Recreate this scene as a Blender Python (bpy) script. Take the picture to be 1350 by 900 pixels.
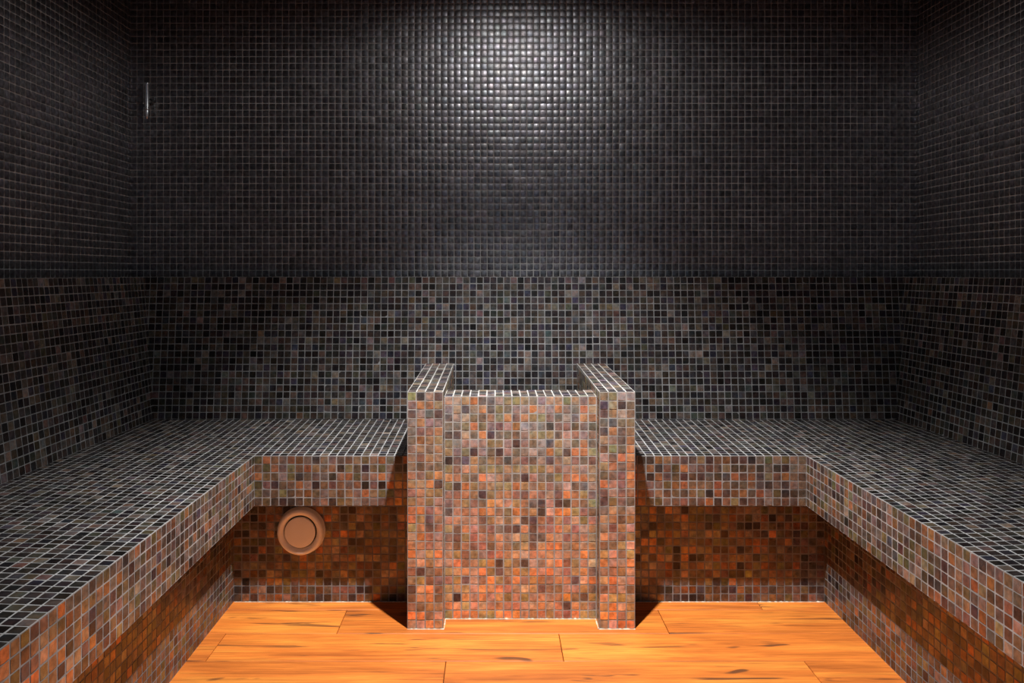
import bpy, math, random
import numpy as np
from mathutils import Vector, Matrix

for o in list(bpy.data.objects):
    bpy.data.objects.remove(o, do_unlink=True)
scene = bpy.context.scene
COL = scene.collection
random.seed(7)
rng = np.random.default_rng(7)
T = 0.025                      # mosaic pitch in metres; the layout below is in tile units

# ------------------------------------------------------------------ camera
EYE = 41.0                     # eye height in tiles
cam_d = bpy.data.cameras.new('camera')
cam = bpy.data.objects.new('camera', cam_d)
COL.objects.link(cam)
cam.location = (0, 0, EYE * T)
cam.rotation_euler = (math.pi / 2, 0, 0)
cam_d.sensor_width = 36
cam_d.lens = 1010 / 1350 * 36
cam_d.shift_x = 24 / 1350
cam_d.shift_y = -90 / 1350
cam_d.clip_start = 0.01
scene.camera = cam

# ------------------------------------------------------------------ world, light, exposure
w = bpy.data.worlds.new('world')
scene.world = w
w.use_nodes = True
w.node_tree.nodes['Background'].inputs[0].default_value = (0.6, 0.76, 1.0, 1)
w.node_tree.nodes['Background'].inputs[1].default_value = 0.34

LAMP = (4.5, 70.0, 89.4)       # tile units: across, away, up
# the one ceiling downlight: its beam and the wide spill around the beam
for nm, watts, deg, blend in (('downlight_beam', 390, 88, 1.0), ('downlight_spill', 19, 166, 0.25)):
    ld = bpy.data.lights.new(nm, 'SPOT')
    ld.energy = watts
    ld.color = (1.0, 0.99, 0.98)
    ld.spot_size = math.radians(deg)
    ld.spot_blend = blend
    ld.shadow_soft_size = 0.02
    lo = bpy.data.objects.new(nm, ld)
    COL.objects.link(lo)
    lo.location = (LAMP[0] * T, LAMP[1] * T, LAMP[2] * T)
    if nm == 'downlight_beam':
        lo.rotation_euler = (math.radians(6), 0, 0)      # tipped a little towards the back wall

scene.view_settings.view_transform = 'Standard'
scene.view_settings.look = 'None'
scene.view_settings.exposure = 0.0
scene.view_settings.gamma = 1.0
scene.view_settings.use_curve_mapping = False


# ------------------------------------------------------------------ materials
def new_mat(name):
    m = bpy.data.materials.new(name)
    m.use_nodes = True
    nt = m.node_tree
    return m, nt, nt.nodes['Principled BSDF']


def node(nt, kind, **kw):
    n = nt.nodes.new(kind)
    for k, v in kw.items():
        setattr(n, k, v)
    return n


def tile_material(name, source, tint=0.7, metal=0.6, r_lo=0.24, r_hi=0.42):
    """glazed mosaic: the colour of each tile comes from its object or from its mesh attribute"""
    m, nt, b = new_mat(name)
    L = nt.links
    if source == 'object':
        src = node(nt, 'ShaderNodeObjectInfo').outputs['Color']
    else:
        src = node(nt, 'ShaderNodeAttribute', attribute_name='tile_colour').outputs['Color']
    geo = node(nt, 'ShaderNodeNewGeometry')
    n1 = node(nt, 'ShaderNodeTexNoise')
    n1.inputs['Scale'].default_value = 75
    n1.inputs['Detail'].default_value = 4
    L.new(geo.outputs['Position'], n1.inputs['Vector'])
    r1 = node(nt, 'ShaderNodeMapRange')
    r1.inputs[1].default_value = 0.3
    r1.inputs[2].default_value = 0.7
    r1.inputs[3].default_value = 0.62
    r1.inputs[4].default_value = 1.38
    L.new(n1.outputs['Fac'], r1.inputs[0])
    mul = node(nt, 'ShaderNodeMix', data_type='RGBA', blend_type='MULTIPLY')
    mul.inputs[0].default_value = 1
    L.new(src, mul.inputs[6])
    L.new(r1.outputs[0], mul.inputs[7])
    # drifting tints of the iridescent glaze
    n2 = node(nt, 'ShaderNodeTexNoise')
    n2.inputs['Scale'].default_value = 38
    n2.inputs['Detail'].default_value = 2
    L.new(geo.outputs['Position'], n2.inputs['Vector'])
    cr = node(nt, 'ShaderNodeValToRGB')
    e = cr.color_ramp.elements
    e[0].position = 0.33
    e[0].color = (1 - 0.14 * tint, 1.0 - 0.05 * tint, 1.0 + 0.06 * tint, 1)
    e[1].position = 0.67
    e[1].color = (1 + 0.35 * tint, 1 - 0.06 * tint, 1 - 0.3 * tint, 1)
    L.new(n2.outputs['Fac'], cr.inputs[0])
    mul2 = node(nt, 'ShaderNodeMix', data_type='RGBA', blend_type='MULTIPLY')
    mul2.inputs[0].default_value = 1
    L.new(mul.outputs[2], mul2.inputs[6])
    L.new(cr.outputs[0], mul2.inputs[7])
    L.new(mul2.outputs[2], b.inputs['Base Color'])
    b.inputs['Metallic'].default_value = metal
    n3 = node(nt, 'ShaderNodeTexNoise')
    n3.inputs['Scale'].default_value = 22
    n3.inputs['Detail'].default_value = 5
    L.new(geo.outputs['Position'], n3.inputs['Vector'])
    r3 = node(nt, 'ShaderNodeMapRange')
    r3.inputs[1].default_value = 0.3
    r3.inputs[2].default_value = 0.7
    r3.inputs[3].default_value = r_lo
    r3.inputs[4].default_value = r_hi
    L.new(n3.outputs['Fac'], r3.inputs[0])
    L.new(r3.outputs[0], b.inputs['Roughness'])
    n4 = node(nt, 'ShaderNodeTexNoise')
    n4.inputs['Scale'].default_value = 120
    L.new(geo.outputs['Position'], n4.inputs['Vector'])
    bp = node(nt, 'ShaderNodeBump')
    bp.inputs['Strength'].default_value = 0.12
    bp.inputs['Distance'].default_value = 0.002
    L.new(n4.outputs['Fac'], bp.inputs['Height'])
    L.new(bp.outputs[0], b.inputs['Normal'])
    return m


M_TILE_OBJ = tile_material('glazed_mosaic_single', 'object')
M_TILE_ATT = tile_material('glazed_mosaic', 'attribute')
M_WALL_OBJ = tile_material('dark_glazed_mosaic_single', 'object', 0.15, 0.9, 0.30, 0.42)
M_WALL_ATT = tile_material('dark_glazed_mosaic', 'attribute', 0.15, 0.9, 0.30, 0.42)


def grout_material(name, c0, c1):
    m, nt, b = new_mat(name)
    L = nt.links
    geo = node(nt, 'ShaderNodeNewGeometry')
    n = node(nt, 'ShaderNodeTexNoise')
    n.inputs['Scale'].default_value = 14
    n.inputs['Detail'].default_value = 6
    L.new(geo.outputs['Position'], n.inputs['Vector'])
    cr = node(nt, 'ShaderNodeValToRGB')
    e = cr.color_ramp.elements
    e[0].position = 0.3
    e[0].color = c0
    e[1].position = 0.7
    e[1].color = c1
    L.new(n.outputs['Fac'], cr.inputs[0])
    L.new(cr.outputs[0], b.inputs['Base Color'])
    b.inputs['Roughness'].default_value = 0.9
    return m


M_GROUT = grout_material('cement_grout', (0.23, 0.22, 0.205, 1), (0.44, 0.42, 0.395, 1))
M_GROUT_UPPER = grout_material('pale_grey_wall_grout', (0.18, 0.177, 0.175, 1), (0.36, 0.354, 0.35, 1))
M_GROUT_SHADED = grout_material('shaded_grey_grout', (0.12, 0.118, 0.118, 1), (0.26, 0.256, 0.256, 1))  # darker copy of the same grout, riser shade put into its colour


def wood_material():
    m, nt, b = new_mat('orange_oak_plank')
    L = nt.links
    geo = node(nt, 'ShaderNodeNewGeometry')
    oi = node(nt, 'ShaderNodeObjectInfo')
    off = node(nt, 'ShaderNodeVectorMath', operation='SCALE')
    comb = node(nt, 'ShaderNodeCombineXYZ')
    L.new(oi.outputs['Random'], comb.inputs[0])
    L.new(oi.outputs['Random'], comb.inputs[1])
    L.new(oi.outputs['Random'], comb.inputs[2])
    L.new(comb.outputs[0], off.inputs[0])
    off.inputs['Scale'].default_value = 37
    add = node(nt, 'ShaderNodeVectorMath', operation='ADD')
    L.new(geo.outputs['Position'], add.inputs[0])
    L.new(off.outputs[0], add.inputs[1])

    def noise(scale_xyz, scale, detail, dist=0.0, rough=0.55):
        mp = node(nt, 'ShaderNodeMapping')
        mp.inputs['Scale'].default_value = scale_xyz
        L.new(add.outputs[0], mp.inputs['Vector'])
        n = node(nt, 'ShaderNodeTexNoise')
        n.inputs['Scale'].default_value = scale
        n.inputs['Detail'].default_value = detail
        n.inputs['Distortion'].default_value = dist
        n.inputs['Roughness'].default_value = rough
        L.new(mp.outputs[0], n.inputs['Vector'])
        return n

    tone = noise((1.2, 9, 1), 1.6, 4, 0.4)
    cr = node(nt, 'ShaderNodeValToRGB')
    e = cr.color_ramp.elements
    e[0].position = 0.30
    e[0].color = (0.44, 0.108, 0.014, 1)
    e[1].position = 0.72
    e[1].color = (0.82, 0.295, 0.042, 1)
    mid = e.new(0.5)
    mid.color = (0.72, 0.195, 0.026, 1)
    L.new(tone.outputs['Fac'], cr.inputs[0])
    # fine grain
    grain = noise((1.0, 26, 1), 5.0, 6, 0.8, 0.65)
    rg = node(nt, 'ShaderNodeMapRange')
    rg.inputs[1].default_value = 0.34
    rg.inputs[2].default_value = 0.62
    rg.inputs[3].default_value = 0.66
    rg.inputs[4].default_value = 1.08
    L.new(grain.outputs['Fac'], rg.inputs[0])
    m1 = node(nt, 'ShaderNodeMix', data_type='RGBA', blend_type='MULTIPLY')
    m1.inputs[0].default_value = 1
    L.new(cr.outputs[0], m1.inputs[6])
    L.new(rg.outputs[0], m1.inputs[7])
    # dark cracks running along the grain
    crack = noise((1.0, 13, 1), 2.6, 3, 1.2)
    cc = node(nt, 'ShaderNodeValToRGB')
    k = cc.color_ramp.elements
    k[0].position = 0.62
    k[0].color = (0, 0, 0, 1)
    k[1].position = 0.70
    k[1].color = (1, 1, 1, 1)
    L.new(crack.outputs['Fac'], cc.inputs[0])
    # knots
    knot = noise((3.2, 9, 1), 1.9, 1, 0.6)
    ck = node(nt, 'ShaderNodeValToRGB')
    k = ck.color_ramp.elements
    k[0].position = 0.70
    k[0].color = (0, 0, 0, 1)
    k[1].position = 0.76
    k[1].color = (1, 1, 1, 1)
    L.new(knot.outputs['Fac'], ck.inputs[0])
    mx = node(nt, 'ShaderNodeMath', operation='MAXIMUM')
    L.new(cc.outputs[0], mx.inputs[0])
    L.new(ck.outputs[0], mx.inputs[1])
    m2 = node(nt, 'ShaderNodeMix', data_type='RGBA')
    sc = node(nt, 'ShaderNodeMath', operation='MULTIPLY')
    sc.inputs[1].default_value = 0.85
    L.new(mx.outputs[0], sc.inputs[0])
    L.new(sc.outputs[0], m2.inputs[0])
    L.new(m1.outputs[2], m2.inputs[6])
    m2.inputs[7].default_value = (0.085, 0.032, 0.012, 1)
    # plank to plank tone
    rt = node(nt, 'ShaderNodeMapRange')
    rt.inputs[3].default_value = 0.86
    rt.inputs[4].default_value = 1.08
    L.new(oi.outputs['Random'], rt.inputs[0])
    m3 = node(nt, 'ShaderNodeMix', data_type='RGBA', blend_type='MULTIPLY')
    m3.inputs[0].default_value = 1
    L.new(m2.outputs[2], m3.inputs[6])
    L.new(rt.outputs[0], m3.inputs[7])
    L.new(m3.outputs[2], b.inputs['Base Color'])
    b.inputs['Roughness'].default_value = 0.5
    bp = node(nt, 'ShaderNodeBump')
    bp.inputs['Strength'].default_value = 0.25
    bp.inputs['Distance'].default_value = 0.002
    L.new(grain.outputs['Fac'], bp.inputs['Height'])
    L.new(bp.outputs[0], b.inputs['Normal'])
    return m


M_WOOD = wood_material()


def plain(name, col, rough=0.5, metal=0.0, noise_amt=0.08, scale=30):
    m, nt, b = new_mat(name)
    geo = node(nt, 'ShaderNodeNewGeometry')
    n = node(nt, 'ShaderNodeTexNoise')
    n.inputs['Scale'].default_value = scale
    n.inputs['Detail'].default_value = 4
    nt.links.new(geo.outputs['Position'], n.inputs['Vector'])
    cr = node(nt, 'ShaderNodeValToRGB')
    e = cr.color_ramp.elements
    e[0].position = 0.3
    e[1].position = 0.7
    e[0].color = tuple(c * (1 - noise_amt) for c in col) + (1,)
    e[1].color = tuple(min(1, c * (1 + noise_amt)) for c in col) + (1,)
    nt.links.new(n.outputs['Fac'], cr.inputs[0])
    nt.links.new(cr.outputs[0], b.inputs['Base Color'])
    b.inputs['Roughness'].default_value = rough
    b.inputs['Metallic'].default_value = metal
    return m


M_CREAM = plain('cream_plastic', (0.90, 0.86, 0.80), 0.42, noise_amt=0.03)
M_CHROME = plain('polished_chrome', (0.86, 0.87, 0.88), 0.32, 1.0, 0.03)
M_BLACK = plain('black_rubber', (0.02, 0.02, 0.022), 0.5)
M_CEIL = plain('dark_plaster', (0.035, 0.032, 0.03), 0.9)
M_SUB = plain('dark_joint_base', (0.06, 0.028, 0.012), 0.9)
M_SEAL = plain('pale_sealant', (0.62, 0.52, 0.40), 0.7, noise_amt=0.25, scale=90)
m, nt, b = new_mat('lamp_lens')
b.inputs['Base Color'].default_value = (0.9, 0.9, 0.88, 1)
b.inputs['Emission Color'].default_value = (1, 0.93, 0.84, 1)
b.inputs['Emission Strength'].default_value = 8
M_LENS = m


# ------------------------------------------------------------------ building helpers
def W(x, d, z):
    return Vector((x * T, d * T, z * T))


def tag(o, label=None, cat=None, group=None, kind=None):
    if label: o['label'] = label
    if cat: o['category'] = cat
    if group: o['group'] = group
    if kind: o['kind'] = kind
    return o


def empty(name, loc):
    o = bpy.data.objects.new(name, None)
    o.empty_display_size = 0.1
    COL.objects.link(o)
    o.location = loc
    return o


ROOT = {}


def world_pos(o):
    return Vector((0, 0, 0)) if o is None else ROOT.get(o.name, Vector((0, 0, 0)))


def mesh_obj(name, verts, faces, mat, parent=None, smooth=False, origin=None):
    """verts in world metres; the object's origin is put at `origin` (default: centre of its base)"""
    vs = [Vector(v) for v in verts]
    if origin is None:
        xs = [v.x for v in vs]; ys = [v.y for v in vs]; zs = [v.z for v in vs]
        origin = Vector(((min(xs) + max(xs)) / 2, (min(ys) + max(ys)) / 2, min(zs)))
    me = bpy.data.meshes.new(name)
    me.from_pydata([v - origin for v in vs], [], faces)
    me.materials.append(mat)
    me.update()
    if smooth:
        me.polygons.foreach_set('use_smooth', [True] * len(me.polygons))
    o = bpy.data.objects.new(name, me)
    COL.objects.link(o)
    o.parent = parent
    o.location = origin - world_pos(parent)
    ROOT[o.name] = Vector(origin)
    return o


def root_empty(name, x, d, z):
    o = empty(name, W(x, d, z))
    ROOT[o.name] = W(x, d, z)
    return o


def prism(poly, z0, ztop):
    """poly: list of (x, d) counter-clockwise seen from above; ztop a number or a function"""
    f = ztop if callable(ztop) else (lambda x, d: ztop)
    n = len(poly)
    v = [W(x, d, z0) for x, d in poly] + [W(x, d, f(x, d)) for x, d in poly]
    faces = [tuple(reversed(range(n))), tuple(range(n, 2 * n))]
    for i in range(n):
        j = (i + 1) % n
        faces.append((i, j, n + j, n + i))
    return v, faces


def merge(*parts):
    V, F = [], []
    for v, f in parts:
        k = len(V)
        V += v
        F += [tuple(i + k for i in q) for q in f]
    return V, F


def box(x0, x1, d0, d1, z0, z1):
    return prism([(x0, d0), (x1, d0), (x1, d1), (x0, d1)], z0, z1)


def lathe(name, profile, centre, axis, mat, parent, seg=48, smooth=True):
    """profile: (radius, height along axis) in metres"""
    axis = Vector(axis).normalized()
    a = axis.orthogonal().normalized()
    bb = axis.cross(a)
    V, F = [], []
    for r, h in profile:
        for i in range(seg):
            t = 2 * math.pi * i / seg
            V.append(Vector(centre) + axis * h + (a * math.cos(t) + bb * math.sin(t)) * r)
    for k in range(len(profile) - 1):
        for i in range(seg):
            j = (i + 1) % seg
            F.append((k * seg + i, k * seg + j, (k + 1) * seg + j, (k + 1) * seg + i))
    F.append(tuple(reversed(range(seg))))
    F.append(tuple(range((len(profile) - 1) * seg, len(profile) * seg)))
    o = mesh_obj(name, V, F, mat, parent, smooth=smooth, origin=Vector(centre))
    if smooth:
        md = o.modifiers.new('edge', 'EDGE_SPLIT')
        md.split_angle = math.radians(32)
    return o


# ---- one mosaic tile: a pillowed top patch and eight bevelled side quads, 24 triangles
def tile_template(dome, rise=0.0012, sink=0.0012):
    """unit square footprint, height in metres"""
    c = 0.475
    top = []
    for j in (-1, 0, 1):
        for i in (-1, 0, 1):
            k = c if (i and j) else 0.49
            h = rise - dome * 0.55 * (abs(i) + abs(j)) + (dome * 0.3 if i and j else 0)
            top.append((i * k * 0.975, j * k * 0.975, h))
    ring = [0, 1, 2, 5, 8, 7, 6, 3]
    faces_top = [(0, 1, 4, 3), (1, 2, 5, 4), (3, 4, 7, 6), (4, 5, 8, 7)]
    verts = list(top)
    hi = len(verts)
    for r in ring:
        verts.append(top[r])
    lo_ = len(verts)
    for r in ring:
        x, y, z = top[r]
        verts.append((x / 0.975, y / 0.975, -sink))
    faces = list(faces_top)
    for i in range(8):
        j = (i + 1) % 8
        faces.append((lo_ + i, lo_ + j, hi + j, hi + i))
    return np.array(verts, dtype=np.float64), np.array(faces, dtype=np.int64)


TEMPL = {'flat': tile_template(0.0003, 0.0007), 'pillow': tile_template(0.0034, 0.0033)}
TILE_MESH = {}
for key, (v, f) in TEMPL.items():
    me = bpy.data.meshes.new('mosaic_tile_' + key)
    me.from_pydata([tuple(p) for p in v], [], [tuple(int(i) for i in q) for q in f])
    me.materials.append(M_WALL_OBJ if key == 'pillow' else M_TILE_OBJ)
    me.polygons.foreach_set('use_smooth', [True] * 4 + [False] * 8)
    me.update()
    TILE_MESH[key] = me

CAMP = np.array(cam.location)


class Field:
    """collects tiles (centre, axes, size, colour) that belong to one thing"""

    def __init__(self):
        self.c, self.u, self.v, self.n, self.s, self.col, self.part, self.key, self.ok = [], [], [], [], [], [], [], [], []

    def rect(self, part, origin, U, V, lu, lv, palette, key='flat', pick=True, nu=None, nv=None,
             zfun=None, skip=None, grout=0.0024):
        """origin in tile units; U, V unit directions (U x V points out of the surface); lu, lv lengths in tiles"""
        U = np.array(U, float); V = np.array(V, float)
        U /= np.linalg.norm(U); V /= np.linalg.norm(V)
        N = np.cross(U, V)
        nu = nu or max(1, round(lu)); nv = nv or max(1, round(lv))
        pu, pv = lu / nu, lv / nv
        I, J = np.meshgrid(np.arange(nu), np.arange(nv), indexing='ij')
        I = I.ravel(); J = J.ravel()
        C = np.array(origin, float) + np.outer((I + 0.5) * pu, U) + np.outer((J + 0.5) * pv, V)
        n = len(C)
        UU = np.tile(U, (n, 1)); VV = np.tile(V, (n, 1)); NN = np.tile(N, (n, 1))
        if zfun is not None:
            e = 0.25
            def z(p): return np.array([zfun(a, b_) for a, b_ in zip(p[:, 0], p[:, 1])])
            z0 = z(C)
            du = (z(C + UU * e) - z(C - UU * e)) / (2 * e)
            dv = (z(C + VV * e) - z(C - VV * e)) / (2 * e)
            C[:, 2] = z0
            UU[:, 2] += du; VV[:, 2] += dv
            UU /= np.linalg.norm(UU, axis=1)[:, None]
            NN = np.cross(UU, VV); NN /= np.linalg.norm(NN, axis=1)[:, None]
            VV = np.cross(NN, UU)
        # hand-laid unevenness: small turn, tilt and shift
        a = rng.normal(0, 0.010, n)[:, None]
        tu = rng.normal(0, 0.012, n)[:, None]
        tv = rng.normal(0, 0.012, n)[:, None]
        U2 = UU + a * VV + tu * NN
        U2 /= np.linalg.norm(U2, axis=1)[:, None]
        N2 = NN - tu * UU - tv * VV
        N2 -= U2 * np.sum(U2 * N2, axis=1)[:, None]
        N2 /= np.linalg.norm(N2, axis=1)[:, None]
        V2 = np.cross(N2, U2)
        C = C * T + U2 * rng.normal(0, 0.00022, n)[:, None] + V2 * rng.normal(0, 0.00022, n)[:, None] \
            + N2 * rng.normal(0.0, 0.00008, n)[:, None]
        su = pu * T - grout + rng.normal(0, 0.0002, n)
        sv = pv * T - grout + rng.normal(0, 0.0002, n)
        col = palette(n)
        keep = np.ones(n, bool)
        if skip is not None:
            keep = ~np.array([skip(*(p / T)) for p in C])
        for arr, dat in ((self.c, C), (self.u, U2), (self.v, V2), (self.n, N2), (self.s, np.stack([su, sv], 1)), (self.col, col)):
            arr.append(dat[keep])
        k = int(keep.sum())
        self.part += [part] * k
        self.key += [key] * k
        self.ok += [pick] * k

    def build(self, thing, limit=300):
        C = np.concatenate(self.c); U = np.concatenate(self.u); V = np.concatenate(self.v)
        N = np.concatenate(self.n); S = np.concatenate(self.s); K = np.concatenate(self.col)
        ok = np.array(self.ok)
        view = CAMP - C
        dist = np.linalg.norm(view, axis=1)
        cosv = np.sum(view * N, axis=1) / dist
        px = 651 + 1010 * C[:, 0] / np.maximum(C[:, 1], 0.01)
        py = 360 - 1010 * (C[:, 2] - CAMP[2]) / np.maximum(C[:, 1], 0.01)
        score = cosv / dist ** 2
        vis = ok & (cosv > 0) & (px > 0) & (px < 1350) & (py > 0) & (py < 900) & (C[:, 1] > 0.1)
        score = np.where(vis, score, -1)
        order = np.argsort(-score)
        chosen = [i for i in order[:limit] if score[i] > 0]
        rest = np.ones(len(C), bool)
        rest[chosen] = False
        for i in chosen:
            par = self.part[i]
            o = bpy.data.objects.new('tile', TILE_MESH[self.key[i]])
            COL.objects.link(o)
            o.parent = par
            M = Matrix(((U[i, 0] * S[i, 0], V[i, 0] * S[i, 1], N[i, 0], C[i, 0]),
                        (U[i, 1] * S[i, 0], V[i, 1] * S[i, 1], N[i, 1], C[i, 1]),
                        (U[i, 2] * S[i, 0], V[i, 2] * S[i, 1], N[i, 2], C[i, 2]),
                        (0, 0, 0, 1)))
            o.matrix_basis = Matrix.Translation(-world_pos(par)) @ M
            o.color = (K[i, 0], K[i, 1], K[i, 2], 1)
        # everything else of this thing: one joined mesh of real tiles
        VV, FF, CC = [], [], []
        base = 0
        keys = np.array(self.key)
        for key, (tv, tf) in TEMPL.items():
            idx = np.where(rest & (keys == key))[0]
            if not len(idx):
                continue
            P = (C[idx][:, None, :]
                 + U[idx][:, None, :] * (tv[None, :, 0:1] * S[idx][:, 0][:, None, None])
                 + V[idx][:, None, :] * (tv[None, :, 1:2] * S[idx][:, 1][:, None, None])
                 + N[idx][:, None, :] * tv[None, :, 2:3])
            VV.append(P.reshape(-1, 3))
            FF.append((tf[None] + (np.arange(len(idx)) * len(tv))[:, None, None] + base).reshape(-1, 4))
            CC.append(np.repeat(np.concatenate([K[idx], np.ones((len(idx), 1))], 1), len(tv), axis=0))
            base += len(idx) * len(tv)
        if not VV:
            return
        VV = np.concatenate(VV); FF = np.concatenate(FF); CC = np.concatenate(CC)
        org = world_pos(thing)
        VV = VV - np.array(org)
        me = bpy.data.meshes.new('mosaic_tiles')
        me.vertices.add(len(VV)); me.vertices.foreach_set('co', VV.ravel())
        me.loops.add(FF.size); me.loops.foreach_set('vertex_index', FF.ravel().astype(np.int32))
        me.polygons.add(len(FF))
        me.polygons.foreach_set('loop_start', (np.arange(len(FF)) * 4).astype(np.int32))
        me.polygons.foreach_set('loop_total', np.full(len(FF), 4, np.int32))
        me.update(calc_edges=True)
        me.polygons.foreach_set('use_smooth', np.tile(np.array([True] * 4 + [False] * 8), len(FF) // 12))
        at = me.attributes.new('tile_colour', 'FLOAT_COLOR', 'POINT')
        at.data.foreach_set('color', CC.ravel().astype(np.float32))
        me.materials.append(M_WALL_ATT if self.key[0] == 'pillow' else M_TILE_ATT)
        o = bpy.data.objects.new('mosaic_tiles', me)
        COL.objects.link(o)
        o.parent = thing
        o['kind'] = 'stuff'


# ---- glaze colours; some surface gains also carry light and shade
BASES = np.array([
    (0.150, 0.130, 0.108), (0.090, 0.080, 0.078), (0.240, 0.205, 0.185), (0.070, 0.062, 0.066),
    (0.265, 0.205, 0.140), (0.350, 0.190, 0.100), (0.210, 0.203, 0.118), (0.115, 0.125, 0.120),
    (0.200, 0.140, 0.125), (0.105, 0.100, 0.130), (0.300, 0.260, 0.230), (0.050, 0.046, 0.046)])
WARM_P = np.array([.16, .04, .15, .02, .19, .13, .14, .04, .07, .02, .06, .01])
DARK_P = np.array([.18, .18, .12, .18, .01, .00, .00, .03, .05, .09, .05, .10])


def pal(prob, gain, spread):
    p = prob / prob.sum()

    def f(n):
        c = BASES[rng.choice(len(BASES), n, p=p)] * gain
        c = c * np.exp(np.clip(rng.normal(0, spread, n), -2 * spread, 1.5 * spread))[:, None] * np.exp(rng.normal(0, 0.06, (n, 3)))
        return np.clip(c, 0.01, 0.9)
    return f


PAL_BOX = pal(WARM_P, 2.0, 0.17)  # box tiles brightened: lamp light and floor reflection put into the colour
PAL_BENCH = pal(WARM_P, 0.95, 0.28)  # same tiles darkened, weaker floor bounce put into the colour
PAL_RISER_SHADED = pal(WARM_P, 0.62, 0.3)  # darker again: shade under the lip put into the tile colour
PAL_SEAT = pal(DARK_P, 0.52, 0.38)
PAL_TOP = pal(DARK_P, 1.1, 0.25)
PAL_BACK = pal(DARK_P, 0.6, 0.35)


def PAL_UPPER(n):
    c = np.tile(np.array([0.20, 0.196, 0.209]), (n, 1))
    return np.clip(c * np.exp(rng.normal(0, 0.12, n))[:, None] * np.exp(rng.normal(0, 0.02, (n, 3))), 0.01, 0.9)


# ------------------------------------------------------------------ layout (tile units, camera at x = 0, d = 0)
XL, XR, DB = -55.1, 64.1, 116.2        # upper walls
D0 = -16.0                             # where the side walls, floor and ceiling end behind the viewer
LEDGE, CEIL = 40.45, 90.0
LIPL, LIPR, LIPD = -28.96, 37.8, 92.6  # front edges of the benches
BASL, BASR, BASD = -32.5, 41.3, 95.7   # risers under the lips
SEATZ, LIPZ = 18.94, 12.9
PX0, PX1, PX2, PX3, PD = -9.97, -5.86, 12.2, 16.3, 88.4   # box side walls
BEND = 10.0                            # near end of the benches
SLOPE = 0.0375


# ------------------------------------------------------------------ room shell
fl = mesh_obj('floor', *box(XL - 4, XR + 4, D0 - 4, DB + 4, -3.0, -0.5), M_SUB)
tag(fl, 'orange wood plank floor between the tiled benches', 'floor', kind='structure')

wb = mesh_obj('wall_back', *box(XL - 4, XR + 4, DB, DB + 4, -0.5, CEIL), M_GROUT_UPPER)
tag(wb, 'dark mosaic upper back wall with a pool of light', 'wall', kind='structure')
F = Field()
F.rect(wb, (XL, DB, LEDGE), (1, 0, 0), (0, 0, 1), XR - XL, CEIL - LEDGE, PAL_UPPER, 'pillow', nv=49, grout=0.0021)
F.build(wb)

for side, x, s in (('left', XL, 1), ('right', XR, -1)):
    x0, x1 = (x - 4, x) if s > 0 else (x, x + 4)
    wl = mesh_obj('wall_' + side, *box(x0, x1, D0, DB, -0.5, CEIL), M_GROUT_UPPER)
    tag(wl, 'dark mosaic upper side wall ' + ('beside the bench with the round vent' if s > 0 else 'beside the bench without a vent'),
        'wall', kind='structure')
    F = Field()
    if s > 0:
        F.rect(wl, (x, D0, LEDGE), (0, 1, 0), (0, 0, 1), DB - D0, CEIL - LEDGE, PAL_UPPER, 'pillow', nv=49, grout=0.0021)
    else:
        F.rect(wl, (x, DB, LEDGE), (0, -1, 0), (0, 0, 1), DB - D0, CEIL - LEDGE, PAL_UPPER, 'pillow', nv=49, grout=0.0021)
    F.build(wl)

# entrance wall behind the viewer, with the open doorway the cool daylight comes in by
DX0, DX1, DZ = -9.0, 30.0, 84.0
wf = mesh_obj('wall_front', *merge(box(XL - 4, DX0, D0 - 4, D0, -0.5, CEIL), box(DX1, XR + 4, D0 - 4, D0, -0.5, CEIL),
                                   box(DX0, DX1, D0 - 4, D0, DZ, CEIL)), M_CEIL)
tag(wf, 'dark plain entrance wall with an open doorway facing the tiled box', 'wall', kind='structure')

ce = mesh_obj('ceiling', *box(XL - 4, XR + 4, D0 - 4, DB + 4, CEIL, CEIL + 3), M_CEIL)
tag(ce, 'dark plain ceiling above the steam room', 'ceiling', kind='structure')

# sloping lower walls (backrests): front face leans back from (bottom out) to (top out)
SB = SEATZ + 0.78
BT, BB_ = 2.2, 4.4       # back wall: projection at the top and at the seat
LT, LB = 3.2, 5.5        # left
RT, RB = 3.2, 5.3        # right
z_bot = SB
def ext(top, bot):       # projection continued to z_bot
    return bot + (bot - top) / (LEDGE - SB) * (SB - z_bot)

def wedge_back():
    b_ = ext(BT, BB_)
    v = [W(XL, DB, z_bot), W(XR, DB, z_bot), W(XR, DB, LEDGE), W(XL, DB, LEDGE),
         W(XL, DB - b_, z_bot), W(XR, DB - b_, z_bot), W(XR, DB - BT, LEDGE), W(XL, DB - BT, LEDGE)]
    f = [(4, 5, 6, 7), (7, 6, 2, 3), (0, 1, 5, 4), (1, 2, 6, 5), (0, 4, 7, 3), (1, 0, 3, 2)]
    return v, f

bk = mesh_obj('wall_back_lower', *wedge_back(), M_GROUT_SHADED)
tag(bk, 'sloping mottled mosaic backrest below the ledge of the back wall', 'wall', kind='structure')
F = Field()
hh = math.hypot(LEDGE - SB, BB_ - BT)
F.rect(bk, (XL, DB - BB_, SB), (1, 0, 0), (0, BB_ - BT, LEDGE - SB), XR - XL, hh, PAL_BACK, grout=0.0020, nv=21, nu=118,
       skip=lambda x, d, z: (x < XL + 2) or (x > XR - 2))
F.rect(bk, (XL, DB - BT, LEDGE), (1, 0, 0), (0, 1, 0), XR - XL, BT, PAL_BACK, grout=0.0020, nu=118, nv=2, pick=False,
       skip=lambda x, d, z: (x < XL + 2) or (x > XR - 2))
# the part hidden inside the open box, below the seat line
F.build(bk)

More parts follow.
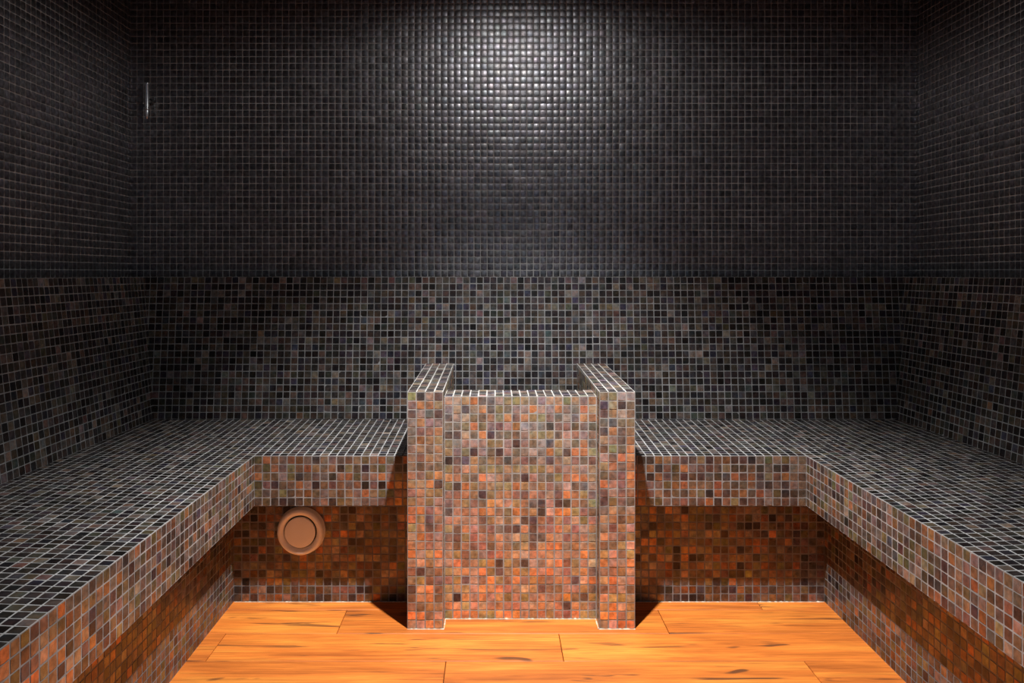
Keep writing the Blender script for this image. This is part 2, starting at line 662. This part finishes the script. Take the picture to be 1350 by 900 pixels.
for side, X, s, tp, bt in (('left', XL, 1, LT, LB), ('right', XR, -1, RT, RB)):
    b_ = ext(tp, bt)
    d1 = DB - 0.05
    v = [W(X, D0, z_bot), W(X, d1, z_bot), W(X, d1, LEDGE), W(X, D0, LEDGE),
         W(X + s * b_, D0, z_bot), W(X + s * b_, d1, z_bot), W(X + s * tp, d1, LEDGE), W(X + s * tp, D0, LEDGE)]
    f = [(4, 7, 6, 5), (7, 3, 2, 6), (0, 4, 5, 1), (1, 5, 6, 2), (0, 3, 7, 4), (1, 2, 3, 0)]
    if s > 0:
        f = [tuple(reversed(q)) for q in f]
    o = mesh_obj('wall_%s_lower' % side, v, f, M_GROUT_SHADED)
    tag(o, 'sloping mottled mosaic backrest ' + ('along the bench with the round vent' if s > 0 else 'along the bench without a vent'),
        'wall', kind='structure')
    F = Field()
    hh = math.hypot(LEDGE - SB, bt - tp)
    ln = DB - D0 - 1
    if s > 0:
        F.rect(o, (X + bt, D0, SB), (0, 1, 0), (-(bt - tp), 0, LEDGE - SB), ln, hh, PAL_BACK, grout=0.0020, nv=21)
        F.rect(o, (X, D0, LEDGE), (1, 0, 0), (0, 1, 0), tp, ln, PAL_BACK, grout=0.0020, pick=False)
    else:
        F.rect(o, (X - bt, D0 + ln, SB), (0, -1, 0), ((bt - tp), 0, LEDGE - SB), ln, hh, PAL_BACK, grout=0.0020, nv=21)
        F.rect(o, (X - tp, D0, LEDGE), (1, 0, 0), (0, 1, 0), tp, ln, PAL_BACK, grout=0.0020, pick=False)
    F.build(o)

# ------------------------------------------------------------------ floor planks
PLW, PLL = 6.2, 37.9
PLANK_MESH = {}
def plank(x0, x1, d0, d1):
    g = 0.035
    x0 += g; x1 -= g; d0 += g; d1 -= g
    lx, ly = round((x1 - x0) * T, 4), round((d1 - d0) * T, 4)
    key = (lx, ly)
    if key not in PLANK_MESH:
        bv = 0.0012
        v = []
        for z, i in ((-0.5 * T, 0), (-bv, 0), (0.0, bv)):
            v += [(-lx / 2 + i, -ly / 2 + i, z), (lx / 2 - i, -ly / 2 + i, z), (lx / 2 - i, ly / 2 - i, z), (-lx / 2 + i, ly / 2 - i, z)]
        f = [(3, 2, 1, 0), (8, 9, 10, 11)]
        for k in (0, 4):
            for i in range(4):
                j = (i + 1) % 4
                f.append((k + i, k + j, k + 4 + j, k + 4 + i))
        me = bpy.data.meshes.new('plank')
        me.from_pydata(v, [], f)
        me.materials.append(M_WOOD)
        me.update()
        PLANK_MESH[key] = me
    o = bpy.data.objects.new('plank', PLANK_MESH[key])
    COL.objects.link(o)
    o.parent = fl
    o.location = W((x0 + x1) / 2, (d0 + d1) / 2, 0) - world_pos(fl)

OFFS = {0: -17.9, 1: -30.5, 2: -5.06}
row = 0
d = 87.2
for r in range(-1, 17):
    da = 87.2 - r * PLW
    db = da + PLW
    if r == -1:
        db = BASD + 0.3
    off = OFFS[r % 3]
    k0 = math.floor((BASL - 0.4 - off) / PLL)
    x = off + k0 * PLL
    while x < BASR + 0.4:
        a, b_ = max(x, BASL - 0.3), min(x + PLL, BASR + 0.3)
        if b_ - a > 0.3:
            plank(a, b_, da, db)
        x += PLL

# ------------------------------------------------------------------ benches
def zl(x, d_):
    return SEATZ + SLOPE * max(0.0, d_ - LIPD, LIPL - x)
def zr(x, d_):
    return SEATZ + SLOPE * max(0.0, d_ - LIPD, x - LIPR)

def bench(side):
    left = side == 'left'
    LX, BX, WX, EX, z = (LIPL, BASL, XL + LB - 0.4, PX0 - 0.06, zl) if left else (LIPR, BASR, XR - RB + 0.4, PX3 + 0.06, zr)
    root = root_empty('tiled_bench', (LX + WX) / 2, (BEND + DB) / 2, 0)
    tag(root, 'L-shaped mosaic bench with a round vent in its riser' if left else
        'L-shaped mosaic bench with a plain riser and no vent', 'bench')
    RD = DB - BB_ + 0.4
    diag = RD - LIPD
    cx = LX - diag if left else LX + diag
    # slab with its lip
    p1 = [(WX, BEND), (LX, BEND), (LX, LIPD), (cx, RD), (WX, RD)]
    p2 = [(LX, LIPD), (EX, LIPD), (EX, RD), (cx, RD)]
    if not left:
        p1 = list(reversed(p1)); p2 = list(reversed(p2))
    seat = mesh_obj('seat_slab', *merge(prism(p1, LIPZ, z), prism(p2, LIPZ, z)), M_GROUT_UPPER, root)
    # riser
    q = [(WX, BEND + 3), (BX, BEND + 3), (BX, BASD), (EX, BASD), (EX, RD), (WX, RD)]
    if not left:
        q = list(reversed(q))
    riser = mesh_obj('riser', *prism(q, -0.5, LIPZ), M_GROUT_SHADED, root)
    F = Field()
    lip_h = SEATZ - LIPZ
    # seat surface
    if left:
        wx = XL + LB
        F.rect(seat, (wx - 0.3, BEND, 0), (1, 0, 0), (0, 1, 0), LX - wx + 0.3, LIPD - BEND, PAL_SEAT, zfun=z)
        F.rect(seat, (wx - 0.3, LIPD, 0), (1, 0, 0), (0, 1, 0), LX - wx + 0.3, DB - BB_ + 0.3 - LIPD, PAL_SEAT, zfun=z)
        F.rect(seat, (LX, LIPD, 0), (1, 0, 0), (0, 1, 0), EX - LX, DB - BB_ + 0.3 - LIPD, PAL_SEAT, zfun=z)
        # lip: along the side, along the back
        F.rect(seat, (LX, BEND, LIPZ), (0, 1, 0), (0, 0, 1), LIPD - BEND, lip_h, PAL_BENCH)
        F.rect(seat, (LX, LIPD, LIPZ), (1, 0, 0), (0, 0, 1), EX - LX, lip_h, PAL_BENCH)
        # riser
        F.rect(riser, (BX, BEND + 3, 0), (0, 1, 0), (0, 0, 1), BASD - BEND - 3, LIPZ, PAL_RISER_SHADED)
        F.rect(riser, (BX, BASD, 0), (1, 0, 0), (0, 0, 1), EX - BX, LIPZ, PAL_RISER_SHADED)
    else:
        wx = XR - RB
        F.rect(seat, (LX, BEND, 0), (1, 0, 0), (0, 1, 0), wx + 0.3 - LX, LIPD - BEND, PAL_SEAT, zfun=z)
        F.rect(seat, (LX, LIPD, 0), (1, 0, 0), (0, 1, 0), wx + 0.3 - LX, DB - BB_ + 0.3 - LIPD, PAL_SEAT, zfun=z)
        F.rect(seat, (EX, LIPD, 0), (1, 0, 0), (0, 1, 0), LX - EX, DB - BB_ + 0.3 - LIPD, PAL_SEAT, zfun=z)
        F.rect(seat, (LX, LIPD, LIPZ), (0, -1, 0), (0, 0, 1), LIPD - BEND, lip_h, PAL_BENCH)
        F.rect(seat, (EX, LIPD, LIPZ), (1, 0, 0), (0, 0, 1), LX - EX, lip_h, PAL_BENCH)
        F.rect(riser, (BX, BASD, 0), (0, -1, 0), (0, 0, 1), BASD - BEND - 3, LIPZ, PAL_RISER_SHADED)
        F.rect(riser, (EX, BASD, 0), (1, 0, 0), (0, 0, 1), BX - EX, LIPZ, PAL_RISER_SHADED)
    F.build(root)
    return root

bench('left')
bench('right')

# ------------------------------------------------------------------ open tiled box between the benches
PZ0, PZ1 = 27.31, 27.75
FD, FD2, FZ = 91.0, 96.0, 26.37
def zp(x, d_):
    return PZ0 + (PZ1 - PZ0) * (d_ - PD) / (113.5 - PD)
root = root_empty('tiled_steam_box', (PX0 + PX3) / 2, (PD + DB) / 2, 0)
tag(root, 'open-topped rust-brown mosaic box with two projecting side walls between the benches', 'tiled box')
PEND = DB - BB_ - 0.05
PTOP = PEND + (PZ1 - SB) * (BB_ - BT) / (LEDGE - SB)
F = Field()
for xa, xb in ((PX0, PX1), (PX2, PX3)):
    vt = [W(xa, PD, SB), W(xb, PD, SB), W(xb, PEND, SB), W(xa, PEND, SB),
          W(xa, PD, PZ0), W(xb, PD, PZ0), W(xb, PTOP, zp(0, PTOP)), W(xa, PTOP, zp(0, PTOP))]
    ft = [(4, 5, 6, 7), (0, 1, 5, 4), (1, 2, 6, 5), (2, 3, 7, 6), (3, 0, 4, 7)]
    pw = mesh_obj('side_wall', *merge(prism([(xa, PD), (xb, PD), (xb, PEND), (xa, PEND)], -0.4, SB), (vt, ft)), M_GROUT, root)
    sk = lambda x, d_, z_: d_ > LIPD - 0.5 and z_ < SEATZ + 0.9
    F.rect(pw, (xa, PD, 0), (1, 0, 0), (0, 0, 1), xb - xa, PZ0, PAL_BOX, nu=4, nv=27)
    F.rect(pw, (xa, PD, 0), (1, 0, 0), (0, 1, 0), xb - xa, PTOP - PD, PAL_TOP, nu=4, zfun=zp)
    F.rect(pw, (xb, PD, 0), (0, 1, 0), (0, 0, 1), PEND - PD, PZ0, PAL_BENCH, nv=27, pick=False, skip=sk if xb == PX3 else (lambda x, d_, z_: FD - 0.5 < d_ < FD2 + 0.4 and z_ < FZ - 0.4))
    F.rect(pw, (xa, PEND, 0), (0, -1, 0), (0, 0, 1), PEND - PD, PZ0, PAL_BENCH, nv=27, pick=False, skip=sk if xa == PX0 else (lambda x, d_, z_: FD - 0.5 < d_ < FD2 + 0.4 and z_ < FZ - 0.4))
fp = mesh_obj('front_panel', *box(PX1, PX2, FD, FD2, -0.4, FZ), M_GROUT, root)
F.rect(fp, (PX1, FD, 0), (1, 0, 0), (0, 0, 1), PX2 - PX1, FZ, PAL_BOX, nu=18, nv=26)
F.rect(fp, (PX1, FD, FZ), (1, 0, 0), (0, 1, 0), PX2 - PX1, FD2 - FD, PAL_TOP, nu=18)
F.rect(fp, (PX2, FD2, 8), (-1, 0, 0), (0, 0, 1), PX2 - PX1, FZ - 8, PAL_BACK, nu=18, pick=False)
bt_ = mesh_obj('inner_floor', *box(PX1, PX2, FD2, DB - 0.3, 7.0, 8.0), M_GROUT, root)
F.rect(bt_, (PX1, FD2, 8), (1, 0, 0), (0, 1, 0), PX2 - PX1, 16, PAL_BACK, nu=18, pick=False)
F.build(root)

# lower back wall seen through the open top, below the seat line
inner = mesh_obj('rear_panel', *box(PX1, PX2, DB - BB_ - 0.25, DB - 0.3, 8.0, SB - 0.05), M_GROUT, root)
F = Field()
F.rect(inner, (PX1, DB - BB_ - 0.25, 8), (1, 0, 0), (0, 0, 1), PX2 - PX1, SB - 8, PAL_BACK, nu=18, pick=False)
F.build(inner)

# ------------------------------------------------------------------ sealant crumbs along the foot of the tiled fronts
def bead(pts):
    V, Fc = [], []
    step = 0.006
    ring = 5
    last = None
    for (xa, da), (xb, db) in zip(pts[:-1], pts[1:]):
        A, B = W(xa, da, 0), W(xb, db, 0)
        n = max(2, int((B - A).length / step))
        dr = (B - A).normalized()
        nr = Vector((dr.y, -dr.x, 0))
        start = len(V)
        for i in range(n + 1):
            p = A.lerp(B, i / n)
            r = 0.0009 + max(0, random.gauss(0, 0.0011))
            for k in range(ring):
                a = math.pi * k / (ring - 1)
                V.append(p + nr * math.cos(a) * r + Vector((0, 0, math.sin(a) * r * 0.8)))
        for i in range(n):
            for k in range(ring - 1):
                a = start + i * ring + k
                Fc.append((a, a + 1, a + ring + 1, a + ring))
    return V, Fc
g = 0.12
v1 = bead([(BASL + g, BASD - g), (PX0 - g, BASD - g)])
v2 = bead([(PX0, PD - g), (PX1 + g, PD - g), (PX1 + g, FD - g), (PX2 - g, FD - g), (PX2 - g, PD - g), (PX3, PD - g)])
v3 = bead([(PX3 + g, BASD - g), (BASR - g, BASD - g)])
o = mesh_obj('sealant_bead', *merge(v1, v2, v3), M_SEAL, fl, smooth=True)

# ------------------------------------------------------------------ round vent in the left bench riser
vc = W(-23.98, BASD, 8.95) + Vector((0, -0.0015, 0))
vr = empty('round_vent', vc)
ROOT[vr.name] = vc
tag(vr, 'round cream plastic air vent with central disc on the tiled riser', 'vent')
ax = (0, -1, 0)
lathe('outer_ring', [(0.0500, 0.0000), (0.0735, 0.0000), (0.0745, 0.0018), (0.0735, 0.0048), (0.0722, 0.0120), (0.0708, 0.0204), (0.0690, 0.0246),
                     (0.0655, 0.0273), (0.0625, 0.0280), (0.0595, 0.0275), (0.0560, 0.0255), (0.0525, 0.0216), (0.0503, 0.0156), (0.0498, 0.0024)],
      vc, ax, M_CREAM, vr, 64)
lathe('valve_disc', [(0.0430, 0.0120), (0.0466, 0.0156), (0.0474, 0.0228), (0.0464, 0.0249), (0.0430, 0.0257), (0.0250, 0.0262), (0.004, 0.0263)],
      vc, ax, M_CREAM, vr, 64)
lathe('dark_throat', [(0.0494, 0.0002), (0.0494, 0.0072), (0.010, 0.0072)], vc, ax, M_BLACK, vr, 48)
lathe('disc_stem', [(0.006, 0.0060), (0.006, 0.0132)], vc, ax, M_CREAM, vr, 20)

# ------------------------------------------------------------------ chrome probe high on the back wall
pc = W(-52.0, DB, 66.9) + Vector((0, -0.003, 0))
pr = empty('wall_probe', pc)
ROOT[pr.name] = pc
tag(pr, 'slim upright chrome probe mounted high on the dark tiled wall', 'probe')
lathe('backplate', [(0.012, 0.0), (0.012, 0.003), (0.010, 0.005), (0.006, 0.005)], pc, ax, M_BLACK, pr, 32)
lathe('bracket', [(0.0055, 0.004), (0.0055, 0.026)], pc, ax, M_CHROME, pr, 20)
rc = pc + Vector((0, -0.030, 0))
lathe('rod', [(0.002, 0.068), (0.0055, 0.067), (0.0080, 0.064), (0.0080, 0.060), (0.0070, 0.058), (0.0070, -0.020), (0.0050, -0.021)],
      rc, (0, 0, 1), M_CHROME, pr, 28)
lathe('collar', [(0.0045, -0.0205), (0.0072, -0.0215), (0.0072, -0.0255), (0.0048, -0.0265), (0.0048, -0.0285), (0.0072, -0.0295), (0.0072, -0.0325), (0.005, -0.0335)],
      rc, (0, 0, 1), M_CHROME, pr, 28)
lathe('tip', [(0.0048, -0.033), (0.0062, -0.037), (0.0064, -0.046), (0.0050, -0.058), (0.0032, -0.066), (0.001, -0.069)],
      rc, (0, 0, 1), M_CHROME, pr, 28)

# ------------------------------------------------------------------ downlight fitting in the ceiling (above the frame)
lc = W(LAMP[0], LAMP[1], CEIL)
dr_ = empty('ceiling_downlight', lc)
ROOT[dr_.name] = lc
tag(dr_, 'small round ceiling downlight in front of the tiled box', 'lamp')
lathe('trim_ring', [(0.034, 0.0), (0.048, 0.0), (0.047, 0.004), (0.040, 0.006), (0.034, 0.004)], lc, (0, 0, -1), M_CHROME, dr_, 40)
lathe('lens', [(0.033, 0.0), (0.033, 0.002), (0.004, 0.0025)], lc, (0, 0, -1), M_LENS, dr_, 40)
